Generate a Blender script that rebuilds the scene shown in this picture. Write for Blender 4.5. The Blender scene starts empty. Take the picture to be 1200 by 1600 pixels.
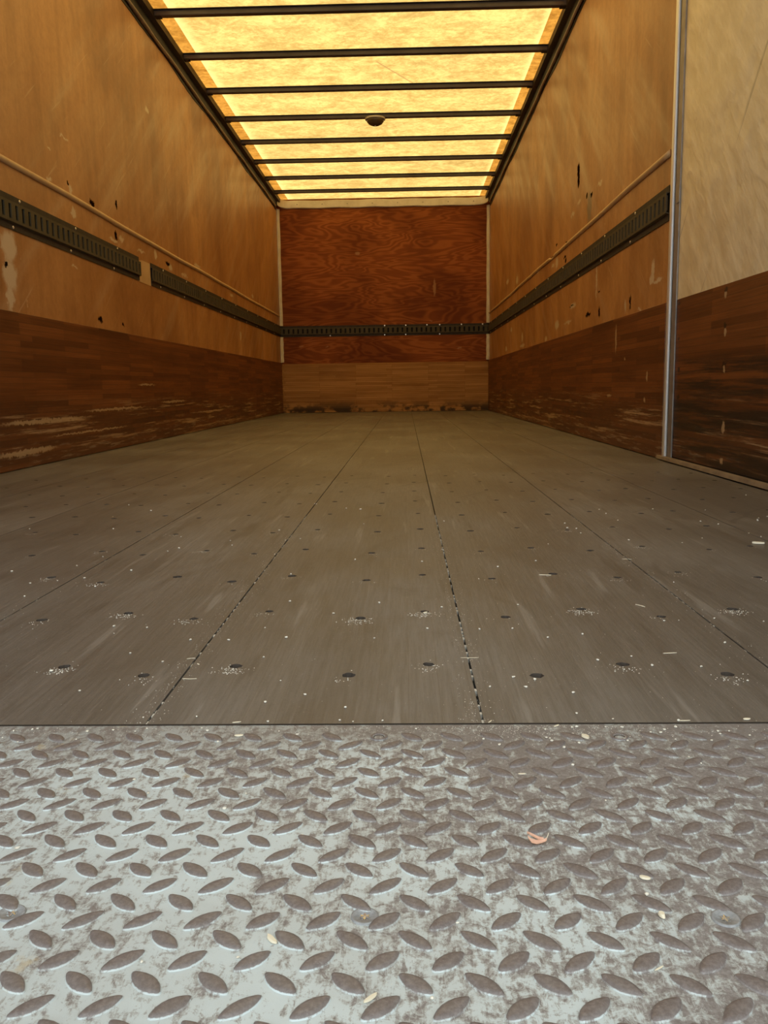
import bpy, bmesh, math, random
from mathutils import Vector, Matrix
random.seed(7)
R = random.random
def U(a, b): return a + (b - a) * random.random()
S = bpy.context.scene
COL = S.collection
PI = math.pi

# ------------------------------------------------------------------ camera, light, exposure
AW, BW, D, H = 1.436, 0.964, 10.046, 2.289          # left wall at x=-AW, right wall at x=BW, back wall y=D, wall height
CH = 0.2834
cam = bpy.data.cameras.new('camera'); cam.sensor_fit = 'VERTICAL'; cam.sensor_height = 36
cam.lens = 1341.4 * 36 / 1600; cam.clip_start = 0.02
co = bpy.data.objects.new('camera', cam); COL.objects.link(co); S.camera = co
co.matrix_world = (Matrix.Translation((0, 0, CH)) @ Matrix.Rotation(0.0269, 4, 'Z') @
                   Matrix.Rotation(PI / 2 - 0.1444, 4, 'X') @ Matrix.Rotation(-0.0141, 4, 'Z'))
W = bpy.data.worlds.new('sky'); S.world = W; W.use_nodes = True
bg = W.node_tree.nodes['Background']; bg.inputs[0].default_value = (0.86, 0.95, 1.0, 1); bg.inputs[1].default_value = 1.12
sun = bpy.data.lights.new('sun', 'SUN'); sun.energy = 2.6; sun.angle = 0.02; sun.color = (1, 0.95, 0.86)
so = bpy.data.objects.new('sun', sun); COL.objects.link(so); so.rotation_euler = (math.radians(-22), math.radians(14), 0)
S.view_settings.view_transform = 'Standard'; S.view_settings.look = 'None'
S.view_settings.gamma = 1; S.view_settings.use_curve_mapping = False
S.view_settings.exposure = 0.80

# ------------------------------------------------------------------ object helpers
class MB:
    def __init__(s): s.v = []; s.f = []; s.mi = []
    def add(s, vs, fs, mi=0):
        o = len(s.v); s.v += [tuple(v) for v in vs]; s.f += [tuple(i + o for i in f) for f in fs]; s.mi += [mi] * len(fs)
    def box(s, x0, x1, y0, y1, z0, z1, mi=0):
        s.add([(x0,y0,z0),(x1,y0,z0),(x1,y1,z0),(x0,y1,z0),(x0,y0,z1),(x1,y0,z1),(x1,y1,z1),(x0,y1,z1)],
              [(0,3,2,1),(4,5,6,7),(0,1,5,4),(1,2,6,5),(2,3,7,6),(3,0,4,7)], mi)
    def prism(s, prof, u0, u1, mi=0):
        """profile in (y,z) extruded along x, closed"""
        n = len(prof)
        s.add([(u0, p[0], p[1]) for p in prof] + [(u1, p[0], p[1]) for p in prof],
              [(i, (i + 1) % n, n + (i + 1) % n, n + i) for i in range(n)] + [tuple(range(n))[::-1], tuple(range(n, 2 * n))], mi)
    def tube(s, pts, r, n=8, mi=0):
        vs = []; fs = []
        for i, p in enumerate(pts):
            p = Vector(p); a = Vector(pts[max(i - 1, 0)]); b = Vector(pts[min(i + 1, len(pts) - 1)])
            t = (b - a).normalized(); up = Vector((0, 0, 1)) if abs(t.z) < .9 else Vector((1, 0, 0))
            q = t.cross(up).normalized(); w = q.cross(t)
            rr = r[i] if isinstance(r, (list, tuple)) else r
            for k in range(n):
                an = 2 * PI * k / n; vs.append(p + q * math.cos(an) * rr + w * math.sin(an) * rr)
        for i in range(len(pts) - 1):
            for k in range(n): fs.append((i * n + k, i * n + (k + 1) % n, (i + 1) * n + (k + 1) % n, (i + 1) * n + k))
        fs.append(tuple(range(n))[::-1]); fs.append(tuple(range((len(pts) - 1) * n, len(pts) * n)))
        s.add(vs, fs, mi)
    def build(s, name, mat, parent=None, M=None, smooth=False, fix=True, bev=0):
        me = bpy.data.meshes.new(name); me.from_pydata(s.v, [], s.f)
        for m in (mat if isinstance(mat, (list, tuple)) else [mat]): me.materials.append(m)
        me.polygons.foreach_set('material_index', s.mi)
        if smooth: me.polygons.foreach_set('use_smooth', [True] * len(s.f))
        if fix:
            b = bmesh.new(); b.from_mesh(me); bmesh.ops.recalc_face_normals(b, faces=b.faces); b.to_mesh(me); b.free()
        o = bpy.data.objects.new(name, me); COL.objects.link(o)
        if parent: o.parent = parent
        if M is not None: o.matrix_local = M
        if bev:
            m = o.modifiers.new('b', 'BEVEL'); m.width = bev; m.segments = 2; m.limit_method = 'ANGLE'
        return o
def tag(o, label, cat, group=None):
    o['label'] = label; o['category'] = cat
    if group: o['group'] = group
    return o
def struct(o, label=None):
    o['kind'] = 'structure'
    if label: o['label'] = label
    return o
def empty(name, M=None):
    o = bpy.data.objects.new(name, None); COL.objects.link(o); o.empty_display_size = .05
    if M is not None: o.matrix_local = M
    return o
def T(x, y, z): return Matrix.Translation((x, y, z))
def RZ(a): return Matrix.Rotation(a, 4, 'Z')

# ------------------------------------------------------------------ material helpers
class NT:
    def __init__(s, name):
        m = bpy.data.materials.new(name); m.use_nodes = True; s.m = m; s.n = m.node_tree.nodes; s.l = m.node_tree.links
        s.b = s.n['Principled BSDF']; s.out = s.n['Material Output']
        g = s.n.new('ShaderNodeNewGeometry'); s.P = g.outputs['Position']
        q = s.n.new('ShaderNodeSeparateXYZ'); s.l.new(s.P, q.inputs[0]); s.x, s.y, s.z = q.outputs
    def put(s, i, v):
        if hasattr(v, 'is_linked'): s.l.new(v, i)
        elif v is not None:
            if isinstance(v, (tuple, list)) and len(v) == 3 and i.type == 'RGBA': v = (*v, 1)
            i.default_value = v
    def math(s, op, a, b=None, c=None, clamp=False):
        n = s.n.new('ShaderNodeMath'); n.operation = op; n.use_clamp = clamp
        s.put(n.inputs[0], a)
        if b is not None: s.put(n.inputs[1], b)
        if c is not None: s.put(n.inputs[2], c)
        return n.outputs[0]
    def vec(s, x, y, z=0.0):
        n = s.n.new('ShaderNodeCombineXYZ'); s.put(n.inputs[0], x); s.put(n.inputs[1], y); s.put(n.inputs[2], z); return n.outputs[0]
    def vm(s, op, a, b=None):
        n = s.n.new('ShaderNodeVectorMath'); n.operation = op; s.put(n.inputs[0], a)
        if b is not None: s.put(n.inputs[1], b)
        return n.outputs['Value'] if op in ('LENGTH', 'DISTANCE', 'DOT_PRODUCT') else n.outputs[0]
    def scale(s, v, sc): return s.vm('MULTIPLY', v, sc)
    def noise(s, v, sc=1, det=4, rough=.55, dist=0, col=False):
        n = s.n.new('ShaderNodeTexNoise'); s.put(n.inputs['Vector'], v); s.put(n.inputs['Scale'], sc)
        n.inputs['Detail'].default_value = det; n.inputs['Roughness'].default_value = rough; n.inputs['Distortion'].default_value = dist
        return n.outputs['Color'] if col else n.outputs[0]
    def ramp(s, f, a, b, lo=0., hi=1.):
        n = s.n.new('ShaderNodeMapRange'); n.interpolation_type = 'SMOOTHSTEP'
        s.put(n.inputs[0], f); n.inputs[1].default_value = a; n.inputs[2].default_value = b
        n.inputs[3].default_value = lo; n.inputs[4].default_value = hi; return n.outputs[0]
    def mix(s, f, a, b, op='MIX'):
        n = s.n.new('ShaderNodeMix'); n.data_type = 'RGBA'; n.blend_type = op
        s.put(n.inputs[0], f); s.put(n.inputs[6], a); s.put(n.inputs[7], b); return n.outputs[2]
    def cramp(s, f, stops):
        n = s.n.new('ShaderNodeValToRGB'); s.put(n.inputs[0], f); e = n.color_ramp.elements
        for i, (p, c) in enumerate(stops):
            k = e[i] if i < 2 else e.new(p)
            k.position = p; k.color = (*c, 1)
        return n.outputs[0]
    def bump(s, h, st=.3, dist=.002):
        n = s.n.new('ShaderNodeBump'); n.inputs['Strength'].default_value = st; n.inputs['Distance'].default_value = dist
        s.put(n.inputs['Height'], h); s.l.new(n.outputs[0], s.b.inputs['Normal'])
    def fin(s, col, rough=.6, metal=0., spec=.5):
        s.put(s.b.inputs['Base Color'], col); s.put(s.b.inputs['Roughness'], rough); s.put(s.b.inputs['Metallic'], metal)
        s.b.inputs['Specular IOR Level'].default_value = spec; return s.m
    def spots(s, uv, lst, soft=.35):
        """uv = warped (y,z,0); returns mask of worn-through marks"""
        acc = None
        for (cy, cz, ry, rz) in lst:
            d = s.vm('LENGTH', s.vm('MULTIPLY', s.vm('SUBTRACT', uv, (cy, cz, 0)), (1 / ry, 1 / rz, 0)))
            acc = d if acc is None else s.math('MINIMUM', acc, d)
        return s.ramp(acc, 1.0 + soft / 2, 1.0 - soft, 0, 1)

LD = [(4.088, 1.143, 0.034, 0.015), (4.435, 1.204, 0.016, 0.021), (5.34, 1.043, 0.050, 0.016), (3.161, 0.741, 0.022, 0.011), (4.105, 0.616, 0.03, 0.015), (4.439, 0.615, 0.015, 0.006), (3.811, 1.165, 0.012, 0.008), (4.399, 1.05, 0.02, 0.022)]
LP = [(3.793, 1.349, 0.051, 0.005), (3.621, 1.264, 0.02, 0.005), (3.606, 1.139, 0.026, 0.008), (3.829, 1.149, 0.015, 0.019), (3.848, 1.051, 0.03, 0.019), (4.486, 1.046, 0.041, 0.013), (4.804, 1.037, 0.072, 0.007), (5.087, 1.059, 0.03, 0.029), (5.733, 1.024, 0.085, 0.012), (6.101, 1.135, 0.096, 0.014), (3.192, 0.809, 0.064, 0.06), (3.185, 0.706, 0.059, 0.062), (3.172, 0.625, 0.031, 0.046), (8.297, 1.151, 0.05, 0.02), (7.281, 1.053, 0.055, 0.015), (7.61, 0.743, 0.04, 0.044), (3.823, 0.821, 0.03, 0.006), (5.40, 1.030, 0.05, 0.02), (4.36, 1.02, 0.07, 0.010), (5.066, 1.843, 0.039, 0.014)]
RD = [(4.973, 1.45, 0.036, 0.041), (4.968, 1.395, 0.032, 0.041), (4.737, 1.27, 0.022, 0.018), (4.62, 1.25, 0.026, 0.014), (5.339, 1.042, 0.05, 0.009), (5.316, 1.017, 0.03, 0.015), (5.636, 1.16, 0.03, 0.006), (5.305, 1.119, 0.031, 0.006), (4.397, 0.74, 0.029, 0.006), (4.645, 0.648, 0.069, 0.012), (4.387, 0.639, 0.018, 0.031), (3.785, 0.628, 0.014, 0.035), (5.11, 0.733, 0.077, 0.004), (5.798, 1.105, 0.05, 0.008)]
RG = [(4.665, 1.195, 0.060, 0.082)]
RP = [(4.46, 0.793, 0.014, 0.095), (5.072, 0.73, 0.094, 0.015), (3.459, 0.719, 0.022, 0.039), (3.394, 0.672, 0.070, 0.009), (3.473, 0.686, 0.035, 0.02), (7.222, 0.606, 0.16, 0.014), (7.226, 0.674, 0.05, 0.041), (6.015, 0.593, 0.05, 0.022), (5.593, 0.658, 0.08, 0.028), (5.222, 0.647, 0.13, 0.009), (8.291, 1.245, 0.1, 0.022), (7.587, 1.173, 0.08, 0.036), (4.434, 1.258, 0.05, 0.010), (4.939, 1.277, 0.053, 0.012), (5.119, 1.244, 0.06, 0.012), (5.626, 1.049, 0.05, 0.038), (5.769, 1.045, 0.06, 0.012), (6.428, 1.093, 0.1, 0.012), (8.36, 0.629, 0.07, 0.026), (3.629, 0.588, 0.029, 0.006), (3.87, 0.615, 0.014, 0.028), (7.968, 0.784, 0.07, 0.02)]
RLP = [(3.982, 0.483, 0.012, 0.063), (3.459, 0.311, 0.012, 0.02), (3.485, 0.218, 0.016, 0.011), (4.091, 0.23, 0.05, 0.005), (3.814, 0.392, 0.009, 0.006)]
PP = [(2.671, 0.545, 0.010, 0.011), (2.663, 0.435, 0.010, 0.015), (2.66, 0.321, 0.009, 0.010), (2.645, 0.148, 0.013, 0.018), (2.649, 0.046, 0.012, 0.012)]
PD = [(2.667, 0.559, 0.014, 0.008), (2.665, 0.454, 0.014, 0.008), (2.657, 0.34, 0.018, 0.007), (3.115, 0.559, 0.012, 0.006), (3.108, 0.437, 0.012, 0.006), (3.096, 0.329, 0.012, 0.008), (3.093, 0.235, 0.018, 0.007)]

def plywood(name, dark, pale, grey=None):
    t = NT(name)
    P = t.P
    st = t.noise(t.scale(P, (14, 14, .9)), 1, 5, .6)                       # vertical grain
    bl = t.noise(t.scale(P, (1.2, 1.2, .8)), 1, 3, .5)
    c = t.mix(t.ramp(st, .2, .8), (.52, .250, .080), (.66, .335, .122))
    bl2 = t.noise(t.scale(P, (3, 3.4, 2.2)), 1, 5, .62, .6)
    c = t.mix(t.ramp(bl, .35, .65), c, t.mix(1., c, (.72, .66, .60), 'MULTIPLY'))
    c = t.mix(t.math('MULTIPLY', t.ramp(bl2, .42, .66), .75), c, t.mix(1., c, (.74, .68, .60), 'MULTIPLY'))
    mot = t.noise(P, 38, 4, .7)
    c = t.mix(t.ramp(mot, .35, .7), c, t.mix(1., c, (.88, .85, .80), 'MULTIPLY'))
    # rubbed haze and fine slanting scratches
    rot = t.vec(t.math('ADD', t.math('MULTIPLY', t.y, .8), t.math('MULTIPLY', t.z, .6)),
                t.math('SUBTRACT', t.math('MULTIPLY', t.z, .8), t.math('MULTIPLY', t.y, .6)), t.x)
    sc = t.noise(t.scale(rot, (2.0, 55, 1)), 1, 3, .6)
    hz = t.noise(t.scale(rot, (1.0, 6, 1)), 1, 4, .6)
    c = t.mix(t.math('MULTIPLY', t.ramp(hz, .5, .78), .4), c, (.60, .41, .23))
    c = t.mix(t.math('MULTIPLY', t.ramp(sc, .66, .74), .30), c, (.72, .54, .34))
    vs = t.noise(t.scale(P, (26, 26, .5)), 1, 2, .5)
    c = t.mix(t.math('MULTIPLY', t.ramp(vs, .66, .74), t.ramp(t.y, 4.5, 7, .05, .45)), c, (.62, .43, .24))
    sm = t.noise(t.scale(P, (1, 22, 14)), 1, 3, .6)
    c = t.mix(t.math('MULTIPLY', t.ramp(sm, .72, .76), t.ramp(t.z, 1.35, 1.1, .12, .7)), c, (.66, .48, .28))
    wp = t.vm('ADD', t.vec(t.y, t.z, 0.), t.vm('MULTIPLY', t.vm('SUBTRACT', t.noise(P, 28, 3, .7, col=True), (.5, .5, .5)), (.07, .05, 0)))
    if grey:
        c = t.mix(t.math('MULTIPLY', t.spots(wp, grey), .8), c, (.20, .16, .11))
    c = t.mix(t.math('MULTIPLY', t.spots(wp, pale), .85), c, (.66, .52, .34))
    dk = t.spots(wp, dark)
    c = t.mix(dk, c, (.012, .006, .003))
    t.bump(st, .12, .002)
    m = t.fin(c, t.ramp(hz, .3, .7, .48, .36), spec=.5)
    t.put(t.b.inputs['Specular IOR Level'], t.ramp(dk, 0, .5, .5, 0)); return m
m_ply_l = plywood('plywood left', LD, LP)
m_ply_r = plywood('plywood right', RD, RP, RG)

def lining(name, axis='y', pale=None, dark=None, light=False, band=False):
    """horizontally laminated hardwood scuff lining"""
    t = NT(name)
    u = t.y if axis == 'y' else t.x
    b = t.n.new('ShaderNodeTexBrick'); b.offset = .37; b.offset_frequency = 1; b.squash = 1.4; b.squash_frequency = 3
    t.put(b.inputs['Vector'], t.vec(u, t.z, 0.)); b.inputs['Scale'].default_value = 1
    b.inputs['Brick Width'].default_value = .42; b.inputs['Row Height'].default_value = .0225
    b.inputs['Mortar Size'].default_value = .0006; b.inputs['Bias'].default_value = -.1
    if light:
        b.inputs['Color1'].default_value = (.60, .30, .095, 1); b.inputs['Color2'].default_value = (.42, .19, .056, 1)
    else:
        b.inputs['Color1'].default_value = (.265, .086, .022, 1); b.inputs['Color2'].default_value = (.130, .038, .009, 1)
    b.inputs['Mortar'].default_value = (.09, .035, .014, 1)
    c = b.outputs[0]
    g = t.noise(t.vec(t.math('MULTIPLY', u, 3), t.math('MULTIPLY', t.z, 160)), 1, 4, .6)
    c = t.mix(t.ramp(g, .3, .75), t.mix(1., c, (.72, .70, .66), 'MULTIPLY'), c)
    big = t.noise(t.vec(t.math('MULTIPLY', u, 1.1), t.math('MULTIPLY', t.z, 5)), 1, 4, .6)
    c = t.mix(t.math('MULTIPLY', t.ramp(big, .42, .7), .55), c, t.mix(1., c, (.5, .46, .42), 'MULTIPLY'))
    # scraped strip near the floor
    w1 = t.noise(t.vec(t.math('MULTIPLY', u, 1.5), t.math('MULTIPLY', t.z, 42), .3), 1, 6, .72)
    if light:
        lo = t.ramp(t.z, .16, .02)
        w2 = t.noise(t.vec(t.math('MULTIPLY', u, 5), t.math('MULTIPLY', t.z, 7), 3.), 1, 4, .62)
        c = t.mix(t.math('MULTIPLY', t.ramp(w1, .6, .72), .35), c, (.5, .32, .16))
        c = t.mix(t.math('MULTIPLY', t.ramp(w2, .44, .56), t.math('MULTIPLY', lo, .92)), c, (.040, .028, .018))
    else:
        lo = t.ramp(t.z, .28, .16)
        c = t.mix(t.math('MULTIPLY', lo, .35), c, (.085, .042, .02))
        c = t.mix(t.math('MULTIPLY', t.math('MULTIPLY', t.ramp(w1, .52, .64), lo), .85), c, (.47, .30, .155))
        w3 = t.noise(t.vec(t.math('MULTIPLY', u, 7), t.math('MULTIPLY', t.z, 80), 5.3), 1, 5, .66)
        c = t.mix(t.math('MULTIPLY', t.ramp(w3, .54, .66), t.ramp(t.z, .12, .03)), c, (.26, .17, .105))
    if band:                                                              # black rub marks
        w4 = t.noise(t.vec(t.math('MULTIPLY', u, 1.1), t.math('MULTIPLY', t.z, 24), 8.), 1, 6, .68)
        zz = t.math('MULTIPLY', t.ramp(t.z, .40, .33), 1.0)
        c = t.mix(t.math('MULTIPLY', t.math('MULTIPLY', t.ramp(w4, .40, .58), zz), .9), c, (.018, .012, .008))
    wp = t.vm('ADD', t.vec(u, t.z, 0.), t.vm('MULTIPLY', t.vm('SUBTRACT', t.noise(t.P, 40, 3, .7, col=True), (.5, .5, .5)), (.03, .03, 0)))
    if pale: c = t.mix(t.math('MULTIPLY', t.spots(wp, pale), .8), c, (.50, .34, .18))
    if dark: c = t.mix(t.math('MULTIPLY', t.spots(wp, dark), .85), c, (.02, .012, .008))
    t.bump(t.math('ADD', g, w1), .25, .002)
    return t.fin(c, .6 if light else .48, spec=.12 if light else .35)
m_lin_l = lining('lining left', pale=[(3.4, .170, .42, .009), (4.25, .196, .45, .006), (3.2, .060, .28, .011), (5.3, .215, .28, .007), (4.75, .315, .16, .005), (3.9, .105, .5, .004), (6.3, .13, .5, .005)])
m_lin_r = lining('lining right', pale=RLP)
m_lin_p = lining('lining door panel', pale=PP, dark=PD, band=True)
m_lin_b = lining('lining back', 'x', light=True)

def back_ply():
    t = NT('red fir plywood')
    v = t.vec(t.math('MULTIPLY', t.x, .9), t.math('MULTIPLY', t.z, 4.2), 0.)
    n = t.noise(v, 1.0, 3, .55, .5)
    ring = t.math('ABSOLUTE', t.math('SUBTRACT', t.math('FRACT', t.math('MULTIPLY', n, 15)), .5))
    fine = t.noise(t.vec(t.math('MULTIPLY', t.x, 6), t.math('MULTIPLY', t.z, 150)), 1, 3, .6)
    c = t.mix(t.ramp(ring, .05, .4), (.275, .080, .018), (.175, .044, .009))
    c = t.mix(t.math('MULTIPLY', t.ramp(fine, .45, .75), .35), c, (.26, .085, .03))
    bl = t.noise(t.scale(t.P, (1.3, 1, 1.5)), 1, 3, .5)
    c = t.mix(t.ramp(bl, .4, .62), t.mix(1., c, (1.35, 1.4, 1.4), 'MULTIPLY'), t.mix(1., c, (.85, .8, .75), 'MULTIPLY'))
    wp = t.vm('ADD', t.vec(t.x, t.z, 0.), t.vm('MULTIPLY', t.vm('SUBTRACT', t.noise(t.P, 20, 3, .7, col=True), (.5, .5, .5)), (.03, .04, 0)))
    c = t.mix(t.math('MULTIPLY', t.spots(wp, [(.34, 1.40, .018, .10), (-.53, 1.79, .03, .02), (-1.2, .76, .03, .008), (.62, .72, .03, .01), (-.9, .75, .02, .008), (.3, 1.03, .02, .006)]), .6), c, (.45, .24, .1))
    t.bump(ring, .1, .001)
    return t.fin(c, .6, spec=.12)
m_back = back_ply()

def floor_mat():
    t = NT('worn laminated floor')
    b = t.n.new('ShaderNodeTexBrick'); b.offset = .43; b.offset_frequency = 1
    t.put(b.inputs['Vector'], t.vec(t.y, t.x, 0.)); b.inputs['Scale'].default_value = 1
    b.inputs['Brick Width'].default_value = .9; b.inputs['Row Height'].default_value = .0288
    b.inputs['Mortar Size'].default_value = .0003
    b.inputs['Color1'].default_value = (.212, .192, .168, 1); b.inputs['Color2'].default_value = (.182, .164, .143, 1)
    b.inputs['Mortar'].default_value = (.175, .15, .125, 1)
    c = b.outputs[0]
    g = t.noise(t.scale(t.P, (210, 9, 1)), 1, 6, .75)
    c = t.mix(t.ramp(g, .3, .7), t.mix(1., c, (.80, .79, .77), 'MULTIPLY'), t.mix(1., c, (1.12, 1.12, 1.12), 'MULTIPLY'))
    bl = t.noise(t.scale(t.P, (3.2, 1.6, 1)), 1, 5, .62)
    c = t.mix(t.ramp(bl, .38, .68), t.mix(1., c, (.74, .72, .70), 'MULTIPLY'), c)
    dr = t.noise(t.scale(t.P, (26, 2.6, 1)), 1, 4, .6)                        # long drag marks
    st2 = t.noise(t.scale(t.P, (6, 2.2, 1)), 1, 6, .7, .8)
    c = t.mix(t.math('MULTIPLY', t.ramp(st2, .50, .64), .40), c, (.10, .082, .066))
    spk = t.noise(t.scale(t.P, (1, .55, 1)), 160, 4, .75)
    c = t.mix(t.math('MULTIPLY', t.ramp(spk, .58, .68), .35), c, (.11, .09, .075))
    c = t.mix(t.math('MULTIPLY', t.ramp(dr, .58, .66), .50), c, (.095, .078, .064))
    dr2 = t.noise(t.scale(t.vm('ADD', t.P, (5, 3, 0)), (30, 1.8, 1)), 1, 4, .6)
    c = t.mix(t.math('MULTIPLY', t.ramp(dr2, .60, .68), .35), c, (.36, .33, .29))
    # curved scuffs left by wheels
    sw = t.n.new('ShaderNodeTexWave'); sw.wave_type = 'RINGS'; sw.rings_direction = 'Z'
    t.put(sw.inputs['Vector'], t.vm('ADD', t.P, (-1.9, -.8, 0))); sw.inputs['Scale'].default_value = 1.3
    sw.inputs['Distortion'].default_value = 5; sw.inputs['Detail'].default_value = 3; sw.inputs['Detail Scale'].default_value = 1.1
    ms = t.noise(t.scale(t.P, (4, 2.5, 1)), 1, 3, .5)
    c = t.mix(t.math('MULTIPLY', t.math('MULTIPLY', t.ramp(sw.outputs['Fac'], .985, 1.), t.ramp(ms, .52, .6)), .5), c, (.09, .075, .062))
    du = t.noise(t.P, 230, 3, .7)
    dm = t.noise(t.P, 7, 4, .65)
    c = t.mix(t.math('MULTIPLY', t.math('MULTIPLY', t.ramp(du, .62, .70), t.ramp(dm, .46, .68)), .4), c, (.48, .44, .37))
    t.bump(t.math('ADD', t.math('ADD', g, t.math('MULTIPLY', spk, .5)), t.math('MULTIPLY', dr, .8)), .40, .0014)
    return t.fin(c, t.ramp(bl, .35, .7, .40, .52), spec=.5)
m_floor = floor_mat()

def simple(name, col, rough=.6, metal=0., spec=.5, nz=0, nsc=20, col2=None):
    t = NT(name); c = col
    n = t.noise(t.P, nsc, 4, .6)
    if nz: c = t.mix(t.math('MULTIPLY', t.ramp(n, .35, .7), nz), col, col2 or tuple(k * .5 for k in col))
    t.bump(n, .15, .001)
    return t.fin(c, rough, metal, spec)
m_black = simple('black painted steel', (.022, .018, .014), .55, 0, .4, .5, 9, (.05, .036, .022))
m_bow = simple('dark steel bow', (.085, .068, .060), .42, .3, .5, .5, 14, (.05, .038, .03))
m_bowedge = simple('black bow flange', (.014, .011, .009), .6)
m_lip = simple('dull aluminium lip', (.36, .29, .20), .5, .3)
m_track = simple('olive steel rail', (.082, .064, .034), .6, .1, .3, .6, 18, (.052, .039, .020))
m_trackback = simple('rail inside', (.010, .008, .005), .9)
m_trackflange = simple('rail flange', (.050, .038, .026), .6, .05, .25, .6, 30, (.026, .018, .012))
m_zinc = simple('zinc screw', (.75, .70, .62), .3, .8)
m_cream = simple('cream paint', (.72, .64, .50), .5, 0, .5, .5, 12, (.52, .44, .32))
m_bat = simple('bare pine', (.62, .41, .20), .5, 0, .5, .6, 8, (.50, .30, .13))
m_alu = simple('aluminium', (.88, .87, .84), .40, .6, .5, .35, 9, (.70, .67, .62))
m_aludirty = simple('dull trim', (.34, .30, .26), .45, .5, .5, .7, 14, (.20, .17, .14))
m_dirt = simple('packed grime', (.05, .038, .028), .95, 0, .05)
m_hole = simple('screw pit', (.075, .060, .048), .95, 0, .05)
m_screw = simple('sunk screw', (.06, .05, .042), .7, .2, .2)
m_tshold = simple('dusty strip', (.30, .22, .135), .7, 0, .4, .7, 14, (.17, .12, .08))
m_crumb = simple('pale wood crumb', (.86, .80, .66), .7)
m_splint = simple('wood splinter', (.84, .74, .54), .6)
m_leaf = simple('dry leaf', (.80, .48, .33), .55, 0, .5, .6, 150, (.60, .28, .17))
m_dustm = simple('sawdust', (.74, .68, .56), .8)
m_lamp = simple('smoked lamp glass', (.10, .065, .035), .25)
m_lampbase = simple('lamp base', (.55, .48, .36), .5)
m_shell = simple('outer shell', (.6, .6, .6), .6)

def panel_mat():
    t = NT('cream fibreglass')
    a = t.noise(t.vec(t.y, t.z, 0.), 5, 3, .5)
    b = t.noise(t.vec(t.math('ADD', t.y, t.z), t.math('MULTIPLY', t.math('SUBTRACT', t.z, t.y), 3), 0.), 5, 4, .6)
    c = t.mix(t.ramp(b, .35, .7), (.74, .60, .36), (.88, .74, .48))
    sc = t.noise(t.vec(t.math('ADD', t.math('MULTIPLY', t.z, 2), t.math('MULTIPLY', t.y, 1.2)), t.math('MULTIPLY', t.math('SUBTRACT', t.z, t.math('MULTIPLY', t.y, -1.0)), 22), 2.), 1, 2, .5)
    c = t.mix(t.math('MULTIPLY', t.ramp(sc, .70, .73), .5), c, (.26, .21, .14))
    t.bump(t.math('ADD', a, t.math('MULTIPLY', b, .35)), .34, .035)
    return t.fin(c, .38, spec=.5)
m_panel = panel_mat()

def roof_mat(name, tint, edge=True):
    t = NT(name)
    v = t.scale(t.P, (3.6, 4.4, 1))
    n = t.noise(v, 1.3, 9, .78, .5)
    n2 = t.noise(t.P, 30, 5, .75, .6)
    f = t.math('ADD', t.math('MULTIPLY', n, .62), t.math('MULTIPLY', n2, .38))
    c = t.mix(t.ramp(f, .38, .60), tint, tuple(k * q for k, q in zip(tint, (.58, .53, .44))))
    ol = t.noise(t.scale(t.P, (.9, 1.5, 1)), 1, 3, .6)
    c = t.mix(t.ramp(ol, .45, .7, 0, .6), c, t.mix(1., c, (.80, .80, .82), 'MULTIPLY'))
    if edge:
        e = t.math('MAXIMUM', t.ramp(t.x, -1.21, -1.32), t.ramp(t.x, .80, .86))
        c = t.mix(t.math('MULTIPLY', e, .75), c, tuple(min(1, k * q) for k, q in zip(tint, (1.12, 1.18, 1.35))))
        e2 = t.noise(t.scale(t.P, (2.2, 3.0, 1)), 1, 2, .5, 2.5)
        cr = t.math('ABSOLUTE', t.math('SUBTRACT', e2, .5))
        c = t.mix(t.math('MULTIPLY', t.math('MULTIPLY', t.ramp(cr, .006, .002), t.ramp(n, .52, .58)), .5), c, (.35, .2, .06))
        # one long slanting crack
        d = t.math('ABSOLUTE', t.math('SUBTRACT', t.math('SUBTRACT', t.y, 5.97), t.math('MULTIPLY', t.math('ADD', t.x, .17), 1.73)))
        rng = t.math('MULTIPLY', t.ramp(t.x, -.18, -.16), t.ramp(t.x, .11, .08))
        c = t.mix(t.math('MULTIPLY', t.math('MULTIPLY', t.ramp(d, .018, .008), rng), .75), c, (.3, .16, .05))
    tr = t.n.new('ShaderNodeBsdfTranslucent'); t.put(tr.inputs[0], c)
    df = t.n.new('ShaderNodeBsdfDiffuse'); df.inputs[0].default_value = (.35, .3, .2, 1)
    mx = t.n.new('ShaderNodeMixShader'); mx.inputs[0].default_value = .2
    t.l.new(tr.outputs[0], mx.inputs[1]); t.l.new(df.outputs[0], mx.inputs[2]); t.l.new(mx.outputs[0], t.out.inputs[0])
    return t.m
m_roof = roof_mat('translucent roof', (.66, .425, .128))
m_roof2 = roof_mat('roof overlap', (.86, .56, .25), False)

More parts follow.
